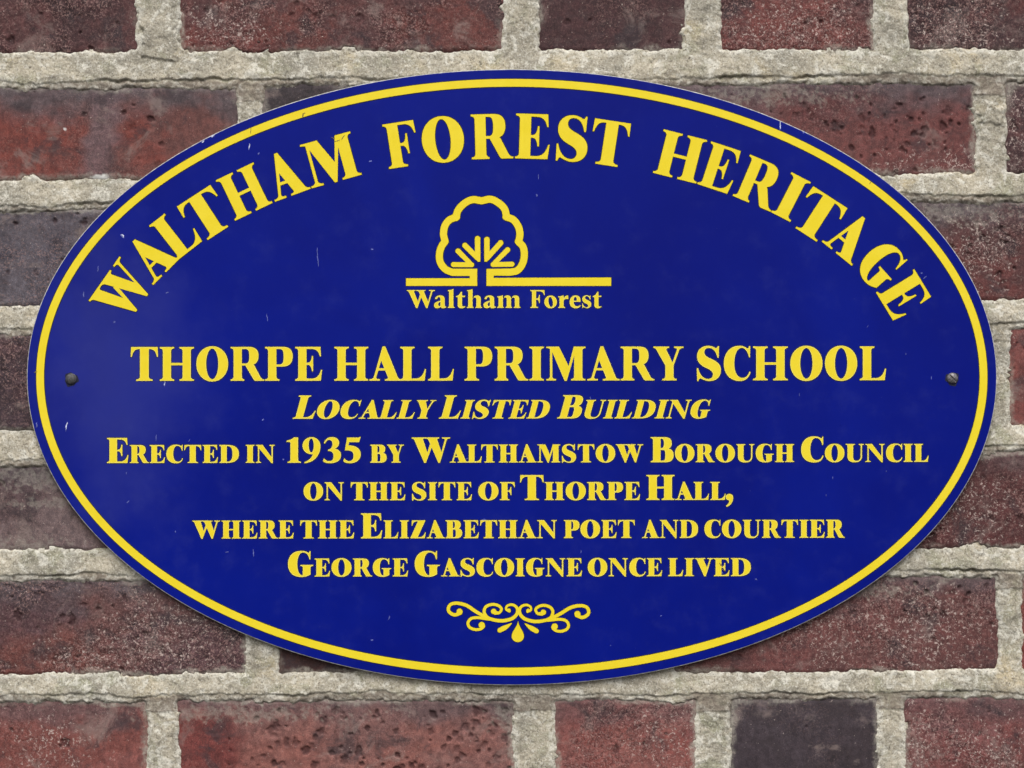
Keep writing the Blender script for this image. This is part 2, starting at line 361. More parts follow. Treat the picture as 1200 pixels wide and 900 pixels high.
    hm += 2.8 * sstep(162, 167, cx) * sstep(206, 198, cx) * sstep(67, 64.5, Y + n12 * 4 - (X - 165) * 0.1) * sstep(10, 34, Y)      # crumbling lump of mortar
    hm += 2.4 * sstep(1149, 1153, cx) * sstep(1178, 1172, cx) * sstep(145, 142, Y + n12 * 3) * sstep(92, 112, Y)
    hm += lip + 0.5
    inbed = lip != 0
    hm = np.where(inbed, hm, hm - 0.4)
    ov = 0.0 + fbm(X, Y, 26, 5, 23, 0.75) * 6.0                  # how far the mortar laps over the arris
    hm -= np.clip(D - ov, 0, 60) * 0.9
    smear = sstep(5.5, 0.0, D - 3.0 - fbm(X, Y, 16, 4, 24, .7) * 7.0) * sstep(-0.25, 0.35, fbm(X, Y, 65, 3, 25)) * 0.85
    for px, py, rx, ry in ((60, 560, 80, 13), (80, 590, 50, 5), (20, 640, 60, 8), (1010, 692, 60, 9), (1100, 250, 80, 12), (20, 40, 0.1, .1), (900, 112, 80, 9), (600, 842, 24, 16), (300, 838, 90, 8)):
        dab(smear, px, py, rx, ry, 0.42, 1.2)
    rim = sstep(-6, -1, D + fbm(X, Y, 10, 3, 26) * 4) * 0.7
    # --- meshes
    def surface(name, H, keep, attrs, mat, extra=None):
        kf = keep[:-1, :-1] | keep[1:, :-1] | keep[:-1, 1:] | keep[1:, 1:]
        idx = np.arange(nx * ny).reshape(ny, nx)
        q = np.stack([idx[:-1, :-1][kf], idx[1:, :-1][kf], idx[1:, 1:][kf], idx[:-1, 1:][kf]], 1)
        used = np.zeros(nx * ny, bool); used[q.ravel()] = True
        remap = np.cumsum(used) - 1; q = remap[q]
        co = np.stack([(X - 600) * U, -H * U, ZC + (450 - Y) * U], -1).reshape(-1, 3)[used]
        vals = {k: v.reshape(-1, *v.shape[2:])[used] for k, v in attrs.items()}
        if extra is not None:
            eco, eq = extra; base = len(co)
            co = np.concatenate([co, np.array(eco)]); q = np.concatenate([q, np.array(eq) + base])
            vals = {k: np.concatenate([v, np.repeat(v[:1], len(eco), 0)]) for k, v in vals.items()}
        me = bpy.data.meshes.new(name)
        me.vertices.add(len(co)); me.vertices.foreach_set('co', co.astype(np.float32).ravel())
        me.loops.add(q.size); me.loops.foreach_set('vertex_index', q.astype(np.int32).ravel())
        me.polygons.add(len(q)); me.polygons.foreach_set('loop_start', np.arange(0, q.size, 4, dtype=np.int32))
        me.update(calc_edges=True)
        me.polygons.foreach_set('use_smooth', np.ones(len(q), bool))
        for k, v in vals.items():
            if v.ndim == 2:
                a = me.attributes.new(k, 'FLOAT_COLOR', 'POINT')
                a.data.foreach_set('color', np.concatenate([v, np.ones((len(v), 1))], 1).astype(np.float32).ravel())
            else:
                a = me.attributes.new(k, 'FLOAT', 'POINT'); a.data.foreach_set('value', v.astype(np.float32).ravel())
        me.validate(); me.update()
        me.materials.append(mat)
        return me
    x0, x1, z0, z1 = (xs[0] - 600) * U, (xs[-1] - 600) * U, ZC + (450 - ys[-1]) * U, ZC + (450 - ys[0]) * U
    ya, yb = 0.009, 0.112                                        # the body of the wall behind the faces
    box = [(x0, ya, z0), (x1, ya, z0), (x1, yb, z0), (x0, yb, z0), (x0, ya, z1), (x1, ya, z1), (x1, yb, z1), (x0, yb, z1)]
    bq = [(0, 1, 5, 4), (1, 2, 6, 5), (2, 3, 7, 6), (3, 0, 4, 7), (4, 5, 6, 7), (3, 2, 1, 0)]
    wall = empty('brick_wall', (0, 0.0, z0))
    tag(wall, 'weathered red and purple brick wall with pale raised mortar joints behind the oval plaque', 'brick wall')
    mb = surface('bricks', hb, (hb > hm - 2.0) & (D > -5), dict(tint=tint, crust=crust, pit=pits, smear=smear, lime=lime, blob=blob), M_BRICK)
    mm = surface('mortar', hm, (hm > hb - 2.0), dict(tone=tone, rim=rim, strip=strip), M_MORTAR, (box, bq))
    for n, me in (('bricks', mb), ('mortar', mm)):
        o = bpy.data.objects.new(n, me); COL.objects.link(o); o.parent = wall; o.matrix_parent_inverse = wall.matrix_world.inverted()
    return wall
build_wall()

# ------------------------------------------------------------------ flat shapes: paths, strokes, boolean union
def P(path, n=9):
    tk = path.replace(',', ' ').split(); pts = []; i = 0; cmd = None
    while i < len(tk):
        if tk[i] in 'MLCQZ': cmd = tk[i]; i += 1
        if cmd == 'Z': break
        k = {'M': 2, 'L': 2, 'C': 6, 'Q': 4}[cmd]; v = [float(t) for t in tk[i:i + k]]; i += k
        if cmd in 'ML': pts.append((v[0], v[1])); continue
        p0 = pts[-1]
        for j in range(1, n + 1):
            t = j / n; a = 1 - t
            if cmd == 'Q':
                pts.append(tuple(a * a * p0[d] + 2 * a * t * v[d] + t * t * v[2 + d] for d in (0, 1)))
            else:
                pts.append(tuple(a ** 3 * p0[d] + 3 * a * a * t * v[d] + 3 * a * t * t * v[2 + d] + t ** 3 * v[4 + d] for d in (0, 1)))
    return pts
def ell(cx, cy, rx, ry, n=40, e=2.0):
    out = []
    for i in range(n):
        a = 2 * math.pi * i / n; c, s = math.cos(a), math.sin(a)
        out.append((cx + rx * math.copysign(abs(c) ** (2 / e), c), cy + ry * math.copysign(abs(s) ** (2 / e), s)))
    return out
def catmull(pts, n=10):
    p = [np.array(q, float) for q in pts]; p = [2 * p[0] - p[1]] + p + [2 * p[-1] - p[-2]]; out = []
    for i in range(1, len(p) - 2):
        for j in range(n):
            t = j / n
            out.append(0.5 * (2 * p[i] + (p[i + 1] - p[i - 1]) * t + (2 * p[i - 1] - 5 * p[i] + 4 * p[i + 1] - p[i + 2]) * t * t + (3 * p[i] - p[i - 1] - 3 * p[i + 1] + p[i + 2]) * t ** 3))
    out.append(p[-2]); return out
def stroke(pts, smooth=True, n=8, cap=(True, True)):
    """pts: (x, y, width). Returns polygons whose union is the stroke."""
    s = catmull(pts, n) if smooth else [np.array(q, float) for q in pts]
    out = []; nrm = []
    for i in range(len(s)):
        t = s[min(i + 1, len(s) - 1)][:2] - s[max(i - 1, 0)][:2]; t = t / (np.hypot(*t) + 1e-9); nrm.append(np.array([-t[1], t[0]]))
    for i in range(len(s) - 1):
        a, b = s[i], s[i + 1]; t = b[:2] - a[:2]; t = t / (np.hypot(*t) + 1e-9); m = np.array([-t[1], t[0]])
        out.append([tuple(a[:2] + m * a[2] / 2), tuple(a[:2] - m * a[2] / 2), tuple(b[:2] - m * b[2] / 2), tuple(b[:2] + m * b[2] / 2)])
        if i: out.append(ell(a[0], a[1], a[2] / 2, a[2] / 2, 20))
    for f, q in zip(cap, (s[0], s[-1])):
        if f: out.append(ell(q[0], q[1], q[2] / 2 * .999, q[2] / 2 * .999, 20))
    return out
def area(p): return 0.5 * sum(p[i - 1][0] * p[i][1] - p[i][0] * p[i - 1][1] for i in range(len(p)))

def union(groups):
    """groups: list of (plus polygons, minus polygons). Exact 2-D boolean through a constrained triangulation."""
    V, F, who = [], [], []
    for g, (plus, minus) in enumerate(groups):
        for sgn, polys in ((1, plus), (-1, minus)):
            for p in polys:
                if abs(area(p)) < 1e-5: continue
                if area(p) < 0: p = p[::-1]
                b = len(V); V += [Vector(q) for q in p]; F.append(list(range(b, b + len(p)))); who.append((g, sgn))
    v, e, f, ov, oe, of = delaunay_2d_cdt(V, [], F, 0, 1e-4, True)
    v = np.array([tuple(q) for q in v]); f = np.array([t for t in f if len(t) == 3])
    c = v[f].mean(1); ar = np.abs((v[f[:, 1], 0] - v[f[:, 0], 0]) * (v[f[:, 2], 1] - v[f[:, 0], 1]) - (v[f[:, 2], 0] - v[f[:, 0], 0]) * (v[f[:, 1], 1] - v[f[:, 0], 1]))
    ing = {}
    for k, idx in enumerate(F):                                  # is the middle of each triangle inside the shape?
        p = np.array([tuple(V[i]) for i in idx]); lo, hi = p.min(0), p.max(0)
        m = np.where(((c >= lo) & (c <= hi)).all(1))[0]
        if not len(m): continue
        q = c[m]; wn = np.zeros(len(m), int)
        for i in range(len(p)):
            x0, y0 = p[i - 1]; x1, y1 = p[i]
            s = (x1 - x0) * (q[:, 1] - y0) - (y1 - y0) * (q[:, 0] - x0)
            wn += ((y0 <= q[:, 1]) & (y1 > q[:, 1]) & (s > 0)).astype(int) - ((y0 > q[:, 1]) & (y1 <= q[:, 1]) & (s < 0)).astype(int)
        arr = ing.setdefault(who[k], np.zeros(len(c), bool)); arr[m[wn != 0]] = True
    keep = np.zeros(len(c), bool)
    for (g, sgn), arr in ing.items():
        if sgn > 0: keep |= arr & ~ing[(g, -1)] if (g, -1) in ing else arr
    keep &= ar > 1e-9
    tris = [tuple(int(i) for i in t) for t in f[keep]]
    return [tuple(q) for q in v], tris

def raised(name, groups, parent, mat=None, h0=FRONT, th=0.45, key=1.0, label=None, pale=0.0):
    """Union of flat shapes in photo pixels, laid on the plaque as enamel with its thin dark keyline."""
    v, tris = union(groups)
    used = sorted({i for t in tris for i in t}); rm = {i: k for k, i in enumerate(used)}
    v = [v[i] for i in used]; tris = [tuple(rm[i] for i in t) for t in tris]
    ec = {}
    for t in tris:
        for a, b in ((t[0], t[1]), (t[1], t[2]), (t[2], t[0])): ec[(a, b)] = 1
    bnd = [(a, b) for (a, b) in ec if (b, a) not in ec]
    co = [world(x, y, h0 + th) for x, y in v]; faces = []; mats = []
    for t in tris:
        a, b, c = (v[i] for i in t)
        ccw = (b[0] - a[0]) * (c[1] - a[1]) - (b[1] - a[1]) * (c[0] - a[0]) > 0
        faces.append(t[::-1] if ccw else t); mats.append(0)
    n = len(v); co += [world(x, y, h0 - 0.15) for x, y in v]
    nor = {}
    for a, b in bnd:
        dx, dy = v[b][0] - v[a][0], v[b][1] - v[a][1]; L = math.hypot(dx, dy) + 1e-9
        for i in (a, b):
            q = nor.setdefault(i, [0, 0]); q[0] += dy / L; q[1] -= dx / L
        faces.append((a, b, n + b, n + a)); mats.append(0)
    if key:
        ki = {}; ko = {}
        for i, (qx, qy) in nor.items():
            L = math.hypot(qx, qy) + 1e-9; qx /= L; qy /= L
            ki[i] = len(co); co.append(world(v[i][0] - qx * .05, v[i][1] - qy * .05, h0 + 0.07))
            ko[i] = len(co); co.append(world(v[i][0] + qx * key, v[i][1] + qy * key, h0 + 0.07))
        for a, b in bnd:
            faces.append((ki[a], ko[a], ko[b], ki[b])); mats.append(1)
    if pale:
        pi = {}; po = {}
        for i, (qx, qy) in nor.items():
            L = math.hypot(qx, qy) + 1e-9; qx /= L; qy /= L
            pi[i] = len(co); co.append(world(v[i][0] - qx * pale, v[i][1] - qy * pale, h0 + th + 0.02))
            po[i] = len(co); co.append(world(v[i][0], v[i][1], h0 + th + 0.02))
        for a, b in bnd:
            faces.append((pi[a], po[a], po[b], pi[b])); mats.append(2)
    me = bpy.data.meshes.new(name); me.from_pydata(co, [], faces)
    o = link(name, me, parent, (mat or M_YEL, M_KEY, M_PALE))
    me.polygons.foreach_set('material_index', mats); me.update()
    if label: o['label'] = label
    return o

# ------------------------------------------------------------------ the alphabet (cap height 100, y up)
S3 = 4.0
def st(x, w, y0=0, y1=100, bl=9, br=9, tl=9, tr=9):
    k = 11; p = []
    p += [(x - bl, y0), (x + w + br, y0)]
    if br: p += P(f'M {x+w+br} {y0+S3} Q {x+w+1.2} {y0+S3+.6} {x+w} {y0+k}', 6)
    if tr: p += P(f'M {x+w} {y1-k} Q {x+w+1.2} {y1-S3-.6} {x+w+tr} {y1-S3}', 6)
    p += [(x + w + tr, y1), (x - tl, y1)]
    if tl: p += P(f'M {x-tl} {y1-S3} Q {x-1.2} {y1-S3-.6} {x} {y1-k}', 6)
    if bl: p += P(f'M {x} {y0+k} Q {x-1.2} {y0+S3+.6} {x-bl} {y0+S3}', 6)
    return [q for i, q in enumerate(p) if q != p[i - 1]]
def rot(polys, W): return [[(W - x, 100 - y) for x, y in p] for p in polys]

def g_E(w):
    x = 9 + w; return 79, [st(9, w, tr=0, br=0),
        P(f'M {x-1} 100 L 74 100 L 75.5 72 L 72.5 72 C 69 87 62 94 48 94 L {x-1} 94 Z'),
        P(f'M {x-1} 0 L 75 0 L 79 32 L 76 32 C 71 14 62 6 48 6 L {x-1} 6 Z'),
        P(f'M {x-1} 47 L {x+4} 47 C {x+11} 47 {x+15} 40 {x+16} 28 L {x+19.5} 28 L {x+19.5} 73 L {x+16} 73 C {x+15} 60 {x+11} 53 {x+4} 53 L {x-1} 53 Z')], []
def g_F(w):
    x = 9 + w; W, p, m = g_E(w); return 75, [st(9, w, tr=0, br=11), p[1], p[3]], []
def g_L(w):
    x = 9 + w; return 76, [st(9, w, br=0), P(f'M {x-1} 0 L 72 0 L 76 34 L 73 34 C 68 15 59 6 46 6 L {x-1} 6 Z')], []
def g_I(w): return 18 + w, [st(9, w)], []
def g_T(w):
    W = 80 + 1.5 * (w - 24); c = W / 2; ww = w + 2
    return W, [st(c - ww / 2, ww, bl=11, br=11, tl=0, tr=0),
        P(f'M 1 100 L {W-1} 100 L {W} 71 L {W-3} 71 C {W-6} 86 {W-12} 94 {W-24} 94 L 24 94 C 12 94 6 86 3 71 L 0 71 Z')], []
def g_H(w): return 100, [st(9, w), st(91 - w, w), [(9 + w - 1, 46), (92 - w, 46), (92 - w, 53), (9 + w - 1, 53)]], []
def bowl(x, r, cr, top, bot, t=6):
    return (P(f'M {x-2} {top} L {r-28} {top} C {r-9} {top} {r} {top-(top-bot)*.17} {r} {top-(top-bot)*.48} C {r} {bot+(top-bot)*.18} {r-10} {bot} {r-30} {bot} L {x-2} {bot} Z'),
            P(f'M {x} {top-t} L {max(x,cr-11)} {top-t} C {cr-2} {top-t} {cr} {top-(top-bot)*.25} {cr} {(top+bot)/2} C {cr} {bot+(top-bot)*.25} {cr-2} {bot+t} {max(x,cr-11)} {bot+t} L {x} {bot+t} Z'))
def g_P(w):
    x = 9 + w; a, b = bowl(x, 81, 81 - w - 2.5, 100, 42); return 81, [st(9, w, tr=0), a], [b]
def g_R(w):
    x = 9 + w; a, b = bowl(x, 82, 82 - w - 3, 100, 45)
    e = (w - 24) * .3
    return 99, [st(9, w, tr=0, br=7), a, P(f'M {40+e} 50 L 66 48 C 70 46 71 43 73 39 L 88 10 Q 92 4 99 3.5 L 99 0 L {73-e} 0 Q {69-e} 1 {67-e} 5 L {43+e} 46 Z')], [b]
def g_B(w):
    x = 9 + w; a, b = bowl(x, 79, 79 - w - 1, 100, 50, 6); c, d = bowl(x, 86, 86 - w - 3, 55, 0, 6)
    return 86, [st(9, w, tr=0, br=0), a, c], [b, P(f'M {x} 49 L {max(x,76-w)} 49 C {82-w} 49 {83-w} 40 {83-w} 27 C {83-w} 13 {82-w} 6 {max(x,75-w)} 6 L {x} 6 Z')]
def g_D(w):
    W = 94 + 1.4 * (w - 24); x = 9 + w; c = W - w - 4
    return W, [st(9, w, tr=0, br=0), P(f'M {x-2} 100 L 42 100 C {W-20} 100 {W} 82 {W} 50 C {W} 18 {W-20} 0 42 0 L {x-2} 0 Z')], \
        [P(f'M {x} 94 L {x+3} 94 C {c-6} 94 {c} 77 {c} 50 C {c} 23 {c-6} 6 {x+3} 6 L {x} 6 Z')]
def g_O(w):
    W = 93 + 1.8 * (w - 24); return W, [ell(W / 2, 50, W / 2, 52, 48, 2.08)], [ell(W / 2, 50, W / 2 - w - 4.5, 45.5, 40, 2.0)]
def g_C(w):
    d = w - 24; k = 30 + d; W = 77 + 1.6 * d; e = W - 77
    return W, [P(f'M {73+e} 101 L {76+e} 101 L {75.5+e} 68 L {72.5+e} 68 C {70+e} 84 {62+e} 96 {52+e/2} 96 C {k+8} 96 {k} 76 {k} 50 C {k} 24 {k+9} 7 {54+e/2} 7 C {63+e} 7 {70+e} 13 {74+e} 26 L {77+e} 24 C {73+e} 8 {63+e} -2 {46+e/2} -2 C 18 -2 0 18 0 50 C 0 80 18 102 {44+e/2} 102 C {56+e} 102 {63+e} 98 {68+e} 94 C {71+e} 94 {72+e} 97 {73+e} 101 Z')], []
def g_G(w):
    d = w - 24; k = 30 + d; e = 1.6 * d; W = 86 + e; s = 76 + e
    return W, [P(f'M {73+e} 101 L {76+e} 101 L {75.5+e} 68 L {72.5+e} 68 C {70+e} 84 {62+e} 96 {52+e/2} 96 C {k+8} 96 {k} 76 {k} 50 C {k} 22 {k+8} 5 {k+19} 4 L {s-w} 6 L {s-w} 36 Q {s-w} 41.5 {s-w-9} 42 L {s-w-9} 46 L {W} 46 L {W} 42 Q {s} 41.5 {s} 34 L {s} 8 C {66+e} 2 {57+e} -2 {46+e/2} -2 C 18 -2 0 18 0 50 C 0 80 18 102 {44+e/2} 102 C {56+e} 102 {63+e} 98 {68+e} 94 C {71+e} 94 {72+e} 97 {73+e} 101 Z')], []
S_PATH = 'M 62 101 L 65.5 101 L 64.5 67 L 61 67 C 57 86 48 96 36 96 C 27 96 23 90 23 83 C 23 74 30 69 44 63 C 61 55 71 46 71 29 C 71 10 57 -2 38 -2 C 27 -2 19 3 12 6 C 9 6 7 3 6 -2 L 2.5 -2 L 1.5 36 L 5 36 C 9 17 20 4 34 4 C 43 4 48 10 48 17 C 48 26 41 31 28 37 C 11 45 2 55 2 72 C 2 90 16 102 34 102 C 45 102 52 98 56 95 C 59 95 61 97 62 101 Z'
def g_S(w):
    return 72 + (w - 24), [[(x * (72 + (w - 24)) / 72, y) for x, y in P(S_PATH)]], []
def g_A(w, bar=True):
    L = 79 - w; y = (L - 6.07) / .6923; xl = 39 - 26 * (101 - y) / 91
    p = [P(f'M 39 101 L 47 101 L 84 10 Q 87 4 95 {S3} L 95 0 L {L-9} 0 L {L-9} {S3} Q {L+2} 4 {L} 10 L {xl} {y} Z'),
         P(f'M 39 101 L 13 10 Q 10 4 0 {S3} L 0 0 L 31 0 L 31 {S3} Q 19 4 20 10 L 45.5 95 Z')]
    if bar: p.append([(19, 30), (L - 3, 30), (L - 5, 36.5), (21, 36.5)])
    return 95, p, []
def g_V(w): return 95, rot(g_A(w, False)[1], 95), []
def g_W(w):
    k = w + 5
    def thick(o, s): return P(f'M {o+s} 100 L {o+k+17} 100 L {o+k+17} {100-S3} Q {o+k+8} 96 {o+k+10} 90 L {o+40+k*.62} 34 L {o+53} -1 L {o+47} -1 L {o+10} 90 Q {o+7} {100-S3} {o+s} {100-S3} Z')
    o = 50 if w < 27 else 53
    return o + 91, [thick(0, 0), thick(o, -3), P(f'M 47 -1 L 53 -1 L {o+23} 64 L {o+14} 70 Z') if 0 else [(47, -1), (53, -1), (o + 24, 66), (o + 15, 72)],
        P(f'M {o+47} -1 L {o+53} -1 L {o+78} 90 Q {o+81} 96 {o+91} {100-S3} L {o+91} 100 L {o+61} 100 L {o+61} {100-S3} Q {o+72} 96 {o+71} 90 Z')], []
def g_Y(w):
    k = w + 5; c = 47
    return 88, [st(c - w / 2, w, 0, 47, tl=0, tr=0), P(f'M 0 100 L {k+17} 100 L {k+17} {100-S3} Q {k+8} 96 {k+9} 90 L {c+w/2} 46 L {c-w/2} 44 L 9 90 Q 6 {100-S3} 0 {100-S3} Z'),
        P(f'M {c+w/2-6} 44 L 69 90 Q 71 96 61 {100-S3} L 61 100 L 88 100 L 88 {100-S3} Q 79 96 76 90 L {c+w/2} 44 Z')], []
def g_Z(w):
    k = w + 7; return 80, [[(77, 98), (k + 1, 2), (1, 2), (77 - k, 98)],
        P('M 9 100 L 77 100 L 77 94 L 32 94 C 20 94 13 86 10 70 L 7 70 Z'), P('M 1 0 L 75 0 L 79.5 33 L 76.5 33 C 71 14 62 6 46 6 L 1 6 Z')], []
def g_N(w):
    k = w + 6
    return 101, [st(11, 6.5, 0, 96, bl=11, br=10, tl=0, tr=0), st(84, 6.5, 40, 100, bl=0, br=0, tl=11, tr=10),
        P(f'M 0 100 L {k} 100 L 90.5 22 L 90.5 -2 L 84 -2 L 11 88 Q 8 {100-S3} 0 {100-S3} Z'), [(84, 10), (90.5, 10), (90.5, 45), (84, 45)]], []
def g_M(w):
    k = w + 6; r = 82
    return r + w + 9, [st(11, 6.5, 0, 97, bl=11, br=11, tl=0, tr=0), P(f'M 0 100 L {k+7} 100 L 70 34 L 60 -1 L 54 -1 L 14 92 Q 8 {100-S3} 0 {100-S3} Z'),
        P(f'M 54 -1 L 60 -1 L {r+8} 100 L {r-1} 100 Z'), st(r, w, 0, 100, tl=0)], []
def g_U(w):
    x = 9 + w
    return 95, [P(f'M 9 92 L 9 30 C 9 8 24 -2 46 -2 C 71 -2 84.5 10 84.5 32 L 84.5 92 L 78 92 L 78 34 C 78 15 70 6 57 6 C 42 6 {x} 14 {x} 32 L {x} 92 Z'),
        st(9, w, 80, 100, bl=0, br=0), st(78, 6.5, 80, 100, bl=0, br=0, tl=10, tr=10)], []
def g_1(w): return 54, [st(15, w + 1, 0, 90, tl=0, tr=0, bl=11, br=11), P(f'M 0 83 L 1 88 C 12 90 22 95 29 101 L {16+w} 101 L {16+w} 80 L 15 80 Q 11 85 0 83 Z')], []
def g_9(w): return 70, [ell(34, 68, 34, 34), P('M 68 68 C 69 30 45 2 8 -2 L 7 2.5 C 28 10 40 25 41 45 L 44 70 Z')], [ell(33, 69, 34 - w * .86, 28)]
def g_3(w): return 70, [P('M 4 78 C 9 94 20 102 34 102 C 53 102 62 92 62 79 C 62 67 54 60 46 56 C 60 53 69 44 69 30 C 69 10 52 -2 28 -2 C 16 -2 6 1 1 6 L 4 18 C 10 9 18 6 24 6 C 36 6 41 14 41 27 C 41 40 34 47 20 47 L 20 52 C 30 53 37 62 37 75 C 37 85 32 91 24 91 C 17 91 12 86 8 76 Z')], []
def g_5(w): return 68, [P('M 15 100 L 60 100 L 67 104 L 61 82 L 23 82 L 20 69 C 50 69 67 55 67 33 C 67 12 50 -2 26 -2 C 14 -2 5 1 1 6 L 4 18 C 10 9 17 6 22 6 C 34 6 40 14 40 28 C 40 44 30 51 7 49 Z')], []
def g_comma(w): return 26, [ell(13, 11, 13, 13, 24), P('M 26 11 C 27 -8 17 -23 3 -28 L 1 -24 C 9 -18 13 -10 12 -1 Z')], []
def g_o(w): return 66, [ell(33, 33.5, 33, 36)], [[(x + (y - 33) * -.12, y) for x, y in ell(33, 33.5, 12, 29)]]
def flag(x, w, y): return P(f'M {x-7} {y-7} L {x-7} {y-4} Q {x+w*.6} {y-2} {x+w} {y+3} L {x+w} {y-16} L {x} {y-16} L {x} {y-10} Z')
def g_l(w): return 13 + w, [st(7, w, 0, 95, bl=7, br=6, tl=0, tr=0), flag(7, w, 103)], []
def g_t(w): return 47, [P('M 9 61 L 0 61 L 0 65 C 12 69 20 78 24 90 L 30 90 L 30 68 L 45 68 L 45 61 L 30 61 L 30 18 C 30 10 32 8 37 8 C 40 8 43 9 45 10 L 47 6 C 42 1 35 -2 28 -2 C 15 -2 9 5 9 16 Z')], []
def arch(x): return P(f'M {x} 46 C {x+4} 60 {x+12} 70 {x+24} 70 C {x+37} 70 {x+42} 62 {x+42} 48 L {x+42} 30 L {x+21} 30 L {x+21} 46 C {x+21} 55 {x+18} 59 {x+13} 59 C {x+8} 59 {x+3} 54 {x} 46 Z')
def g_h(w): return 76, [st(7, w, 0, 95, bl=7, br=5, tl=0, tr=0), flag(7, w, 103), arch(27), st(48, 21, 0, 40, bl=5, br=7, tl=0, tr=0)], []
def g_m(w): return 117, [st(7, w, 0, 60, bl=7, br=5, tl=0, tr=0), flag(7, w, 68), arch(27), st(48, 21, 0, 40, bl=5, br=5, tl=0, tr=0), arch(68), st(89, 21, 0, 40, bl=5, br=7, tl=0, tr=0)], []
def g_r(w): return 53, [st(7, w, 0, 60, bl=7, br=8, tl=0, tr=0), flag(7, w, 68), P('M 26 42 C 28 60 38 70 52 70 L 53 50 C 44 51 33 52 27 40 Z')], []
def g_a(w): return 61, [P('M 5 52 C 8 64 18 70 30 70 C 46 70 53 62 53 48 L 53 14 C 53 8 56 7 61 6 L 61 3 C 56 0 50 -2 45 -2 C 38 -2 34 1 33 6 C 28 1 22 -2 16 -2 C 6 -2 0 5 0 15 C 0 32 18 36 32 40 L 32 48 C 32 57 29 61 24 61 C 19 61 17 58 16 52 C 14 48 6 48 5 52 Z')], [P('M 32 34 C 24 31 20 26 20 19 C 20 13 23 10 27 10 C 29 10 31 11 32 13 Z')]
def g_e(w): return 58, [P('M 57 34 L 21 34 C 21 18 28 9 40 9 C 47 9 52 12 55 16 L 58 12 C 53 3 44 -2 32 -2 C 12 -2 0 11 0 33 C 0 55 13 70 32 70 C 50 70 58 56 57 34 Z')], [P('M 21 40 L 37 40 C 38 54 36 62 30 62 C 24 62 21 54 21 40 Z')]
def g_s(w): return 49, [[(x * .68, y * .69) for x, y in P(S_PATH)]], []
GL = {k[2:]: v for k, v in list(globals().items()) if k.startswith('g_')}; GL[','] = g_comma
KERN = {'RP': -5, 'AL': -11, 'WA': -9, 'AM': -4, 'MA': -2, 'AR': -4, 'RY': -10, 'AI': -2, 'AS': -4, 'RI': -4, 'RT': -4, 'RO': -3, 'RE': -4, 'RD': -3, 'RG': -4, 'LT': -10,
        'TH': -2, 'HA': -4, 'LY': -12, 'VE': -5, 'IV': -3, 'BY': -5, 'ZA': -3, 'AB': -5, 'TA': -8, 'OW': -4, 'LO': -2, 'Wa': -12, 'Fo': -8, 'AN': -4, 'LL': -1, 'L,': -7, 'PO': -2, 'RS': -5, 'CI': -1}

def word_polys(text, x0, x1, base, cap, small=None, w=24, ws=None, gap=7.5, shear=0.0, tilt=0.0):
    """Fit one word between x0 and x1 (photo px); upper-case glyphs after the first are small capitals when small is set."""
    items = []; cur = 0.0
    for i, ch in enumerate(text):
        lower = small is not None and ch.islower()
        c = small if lower else cap; key = ch.upper() if lower else ch
        W, pl, mi = GL[key]((ws or w) if lower else w)
        if i:
            pr = (text[i - 1].upper() if small is not None else text[i - 1]) + key
            cur += (gap + KERN.get(pr, 0)) * c / 100
        items.append((cur, c / 100, pl, mi)); cur += W * c / 100
    span = (x1 - x0) - shear * (small or cap) * 0.85
    f = span / cur; out = []
    def tr(p, o, s):
        r = []
        for x, y in p:
            X = x0 + (o + x * s) * f + shear * y * s
            r.append((X, base - y * s + tilt * (X - 600)))
        return r
    for o, s, pl, mi in items:
        out.append(([tr(p, o, s) for p in pl], [tr(p, o, s) for p in mi]))
    return out

# ------------------------------------------------------------------ the plaque
CX, CY, RA, RB = 599.8, 442.0, 568.5, 361.0
plaque = empty('heritage_plaque', world(CX, CY + RB, FRONT - 5))
tag(plaque, 'oval blue plaque with yellow border and yellow capital lettering screwed to the brick wall', 'plaque')

# scratches, chips and hairline cracks in the enamel
def marks(items, mat, h):
    co = []; faces = []; rn = random.Random(3)
    for x, y, L, wd, ang in items:
        a = math.radians(ang); t = (math.cos(a), -math.sin(a)); m = (-t[1], t[0]); k = 7; b = len(co)
        for i in range(k):
            s = i / (k - 1) - .5; ww = wd * (0.25 + .75 * math.sin(math.pi * i / (k - 1)) ** .6) * rn.uniform(.6, 1.1); j = rn.uniform(-.35, .35) * wd
            for sg in (-.5, .5): co.append(world(x + t[0] * s * L + m[0] * (j + sg * ww), y + t[1] * s * L + m[1] * (j + sg * ww), h))
        for i in range(k - 1): faces.append((b + 2 * i, b + 2 * i + 1, b + 2 * i + 3, b + 2 * i + 2))
    return co, faces, mat
rn = random.Random(11)
sm = [(372, 298, 16, 1.0, 92), (373, 308, 10, .8, 90), (313, 372, 9, .9, 95), (292, 172, 8, 1.4, 85), (303, 180, 3, 1.4, 60), (193, 450, 6, 1.4, 90), (78, 500, 12, 1.0, 84),
      (297, 648, 9, 1.0, 92), (266, 647, 4, 1, 10), (98, 345, 7, 1.5, 86), (143, 277, 6, 2, -50), (115, 315, 7, 1.2, 85), (196, 343, 4, 1.2, 20), (134, 377, 2.5, 2, 0), (434, 189, 4, 1.4, 30), (436, 292, 3, 1.8, 0),
      (629, 229, 3, 1.6, 80), (886, 679, 2.2, 2, 0), (631, 207, 6, .8, 90), (1084, 325, 5, .9, 40), (1080, 320, 3, 1.1, 0), (308, 492, 2.2, 2, 0), (456, 724, 5, .9, 70), (436, 750, 3, 1.6, 0), (183, 513, 8, .8, 88), (183, 528, 5, 1, 92),
      (43, 498, 6, 2, 80), (332, 538, 2, 2, 0), (150, 588, 4, 1.2, 40), (567, 609, 6, 1.1, 10), (914, 149, 8, 1.0, 92), (942, 155, 3, 1.6, 60), (845, 670, 7, 1.2, -40)]
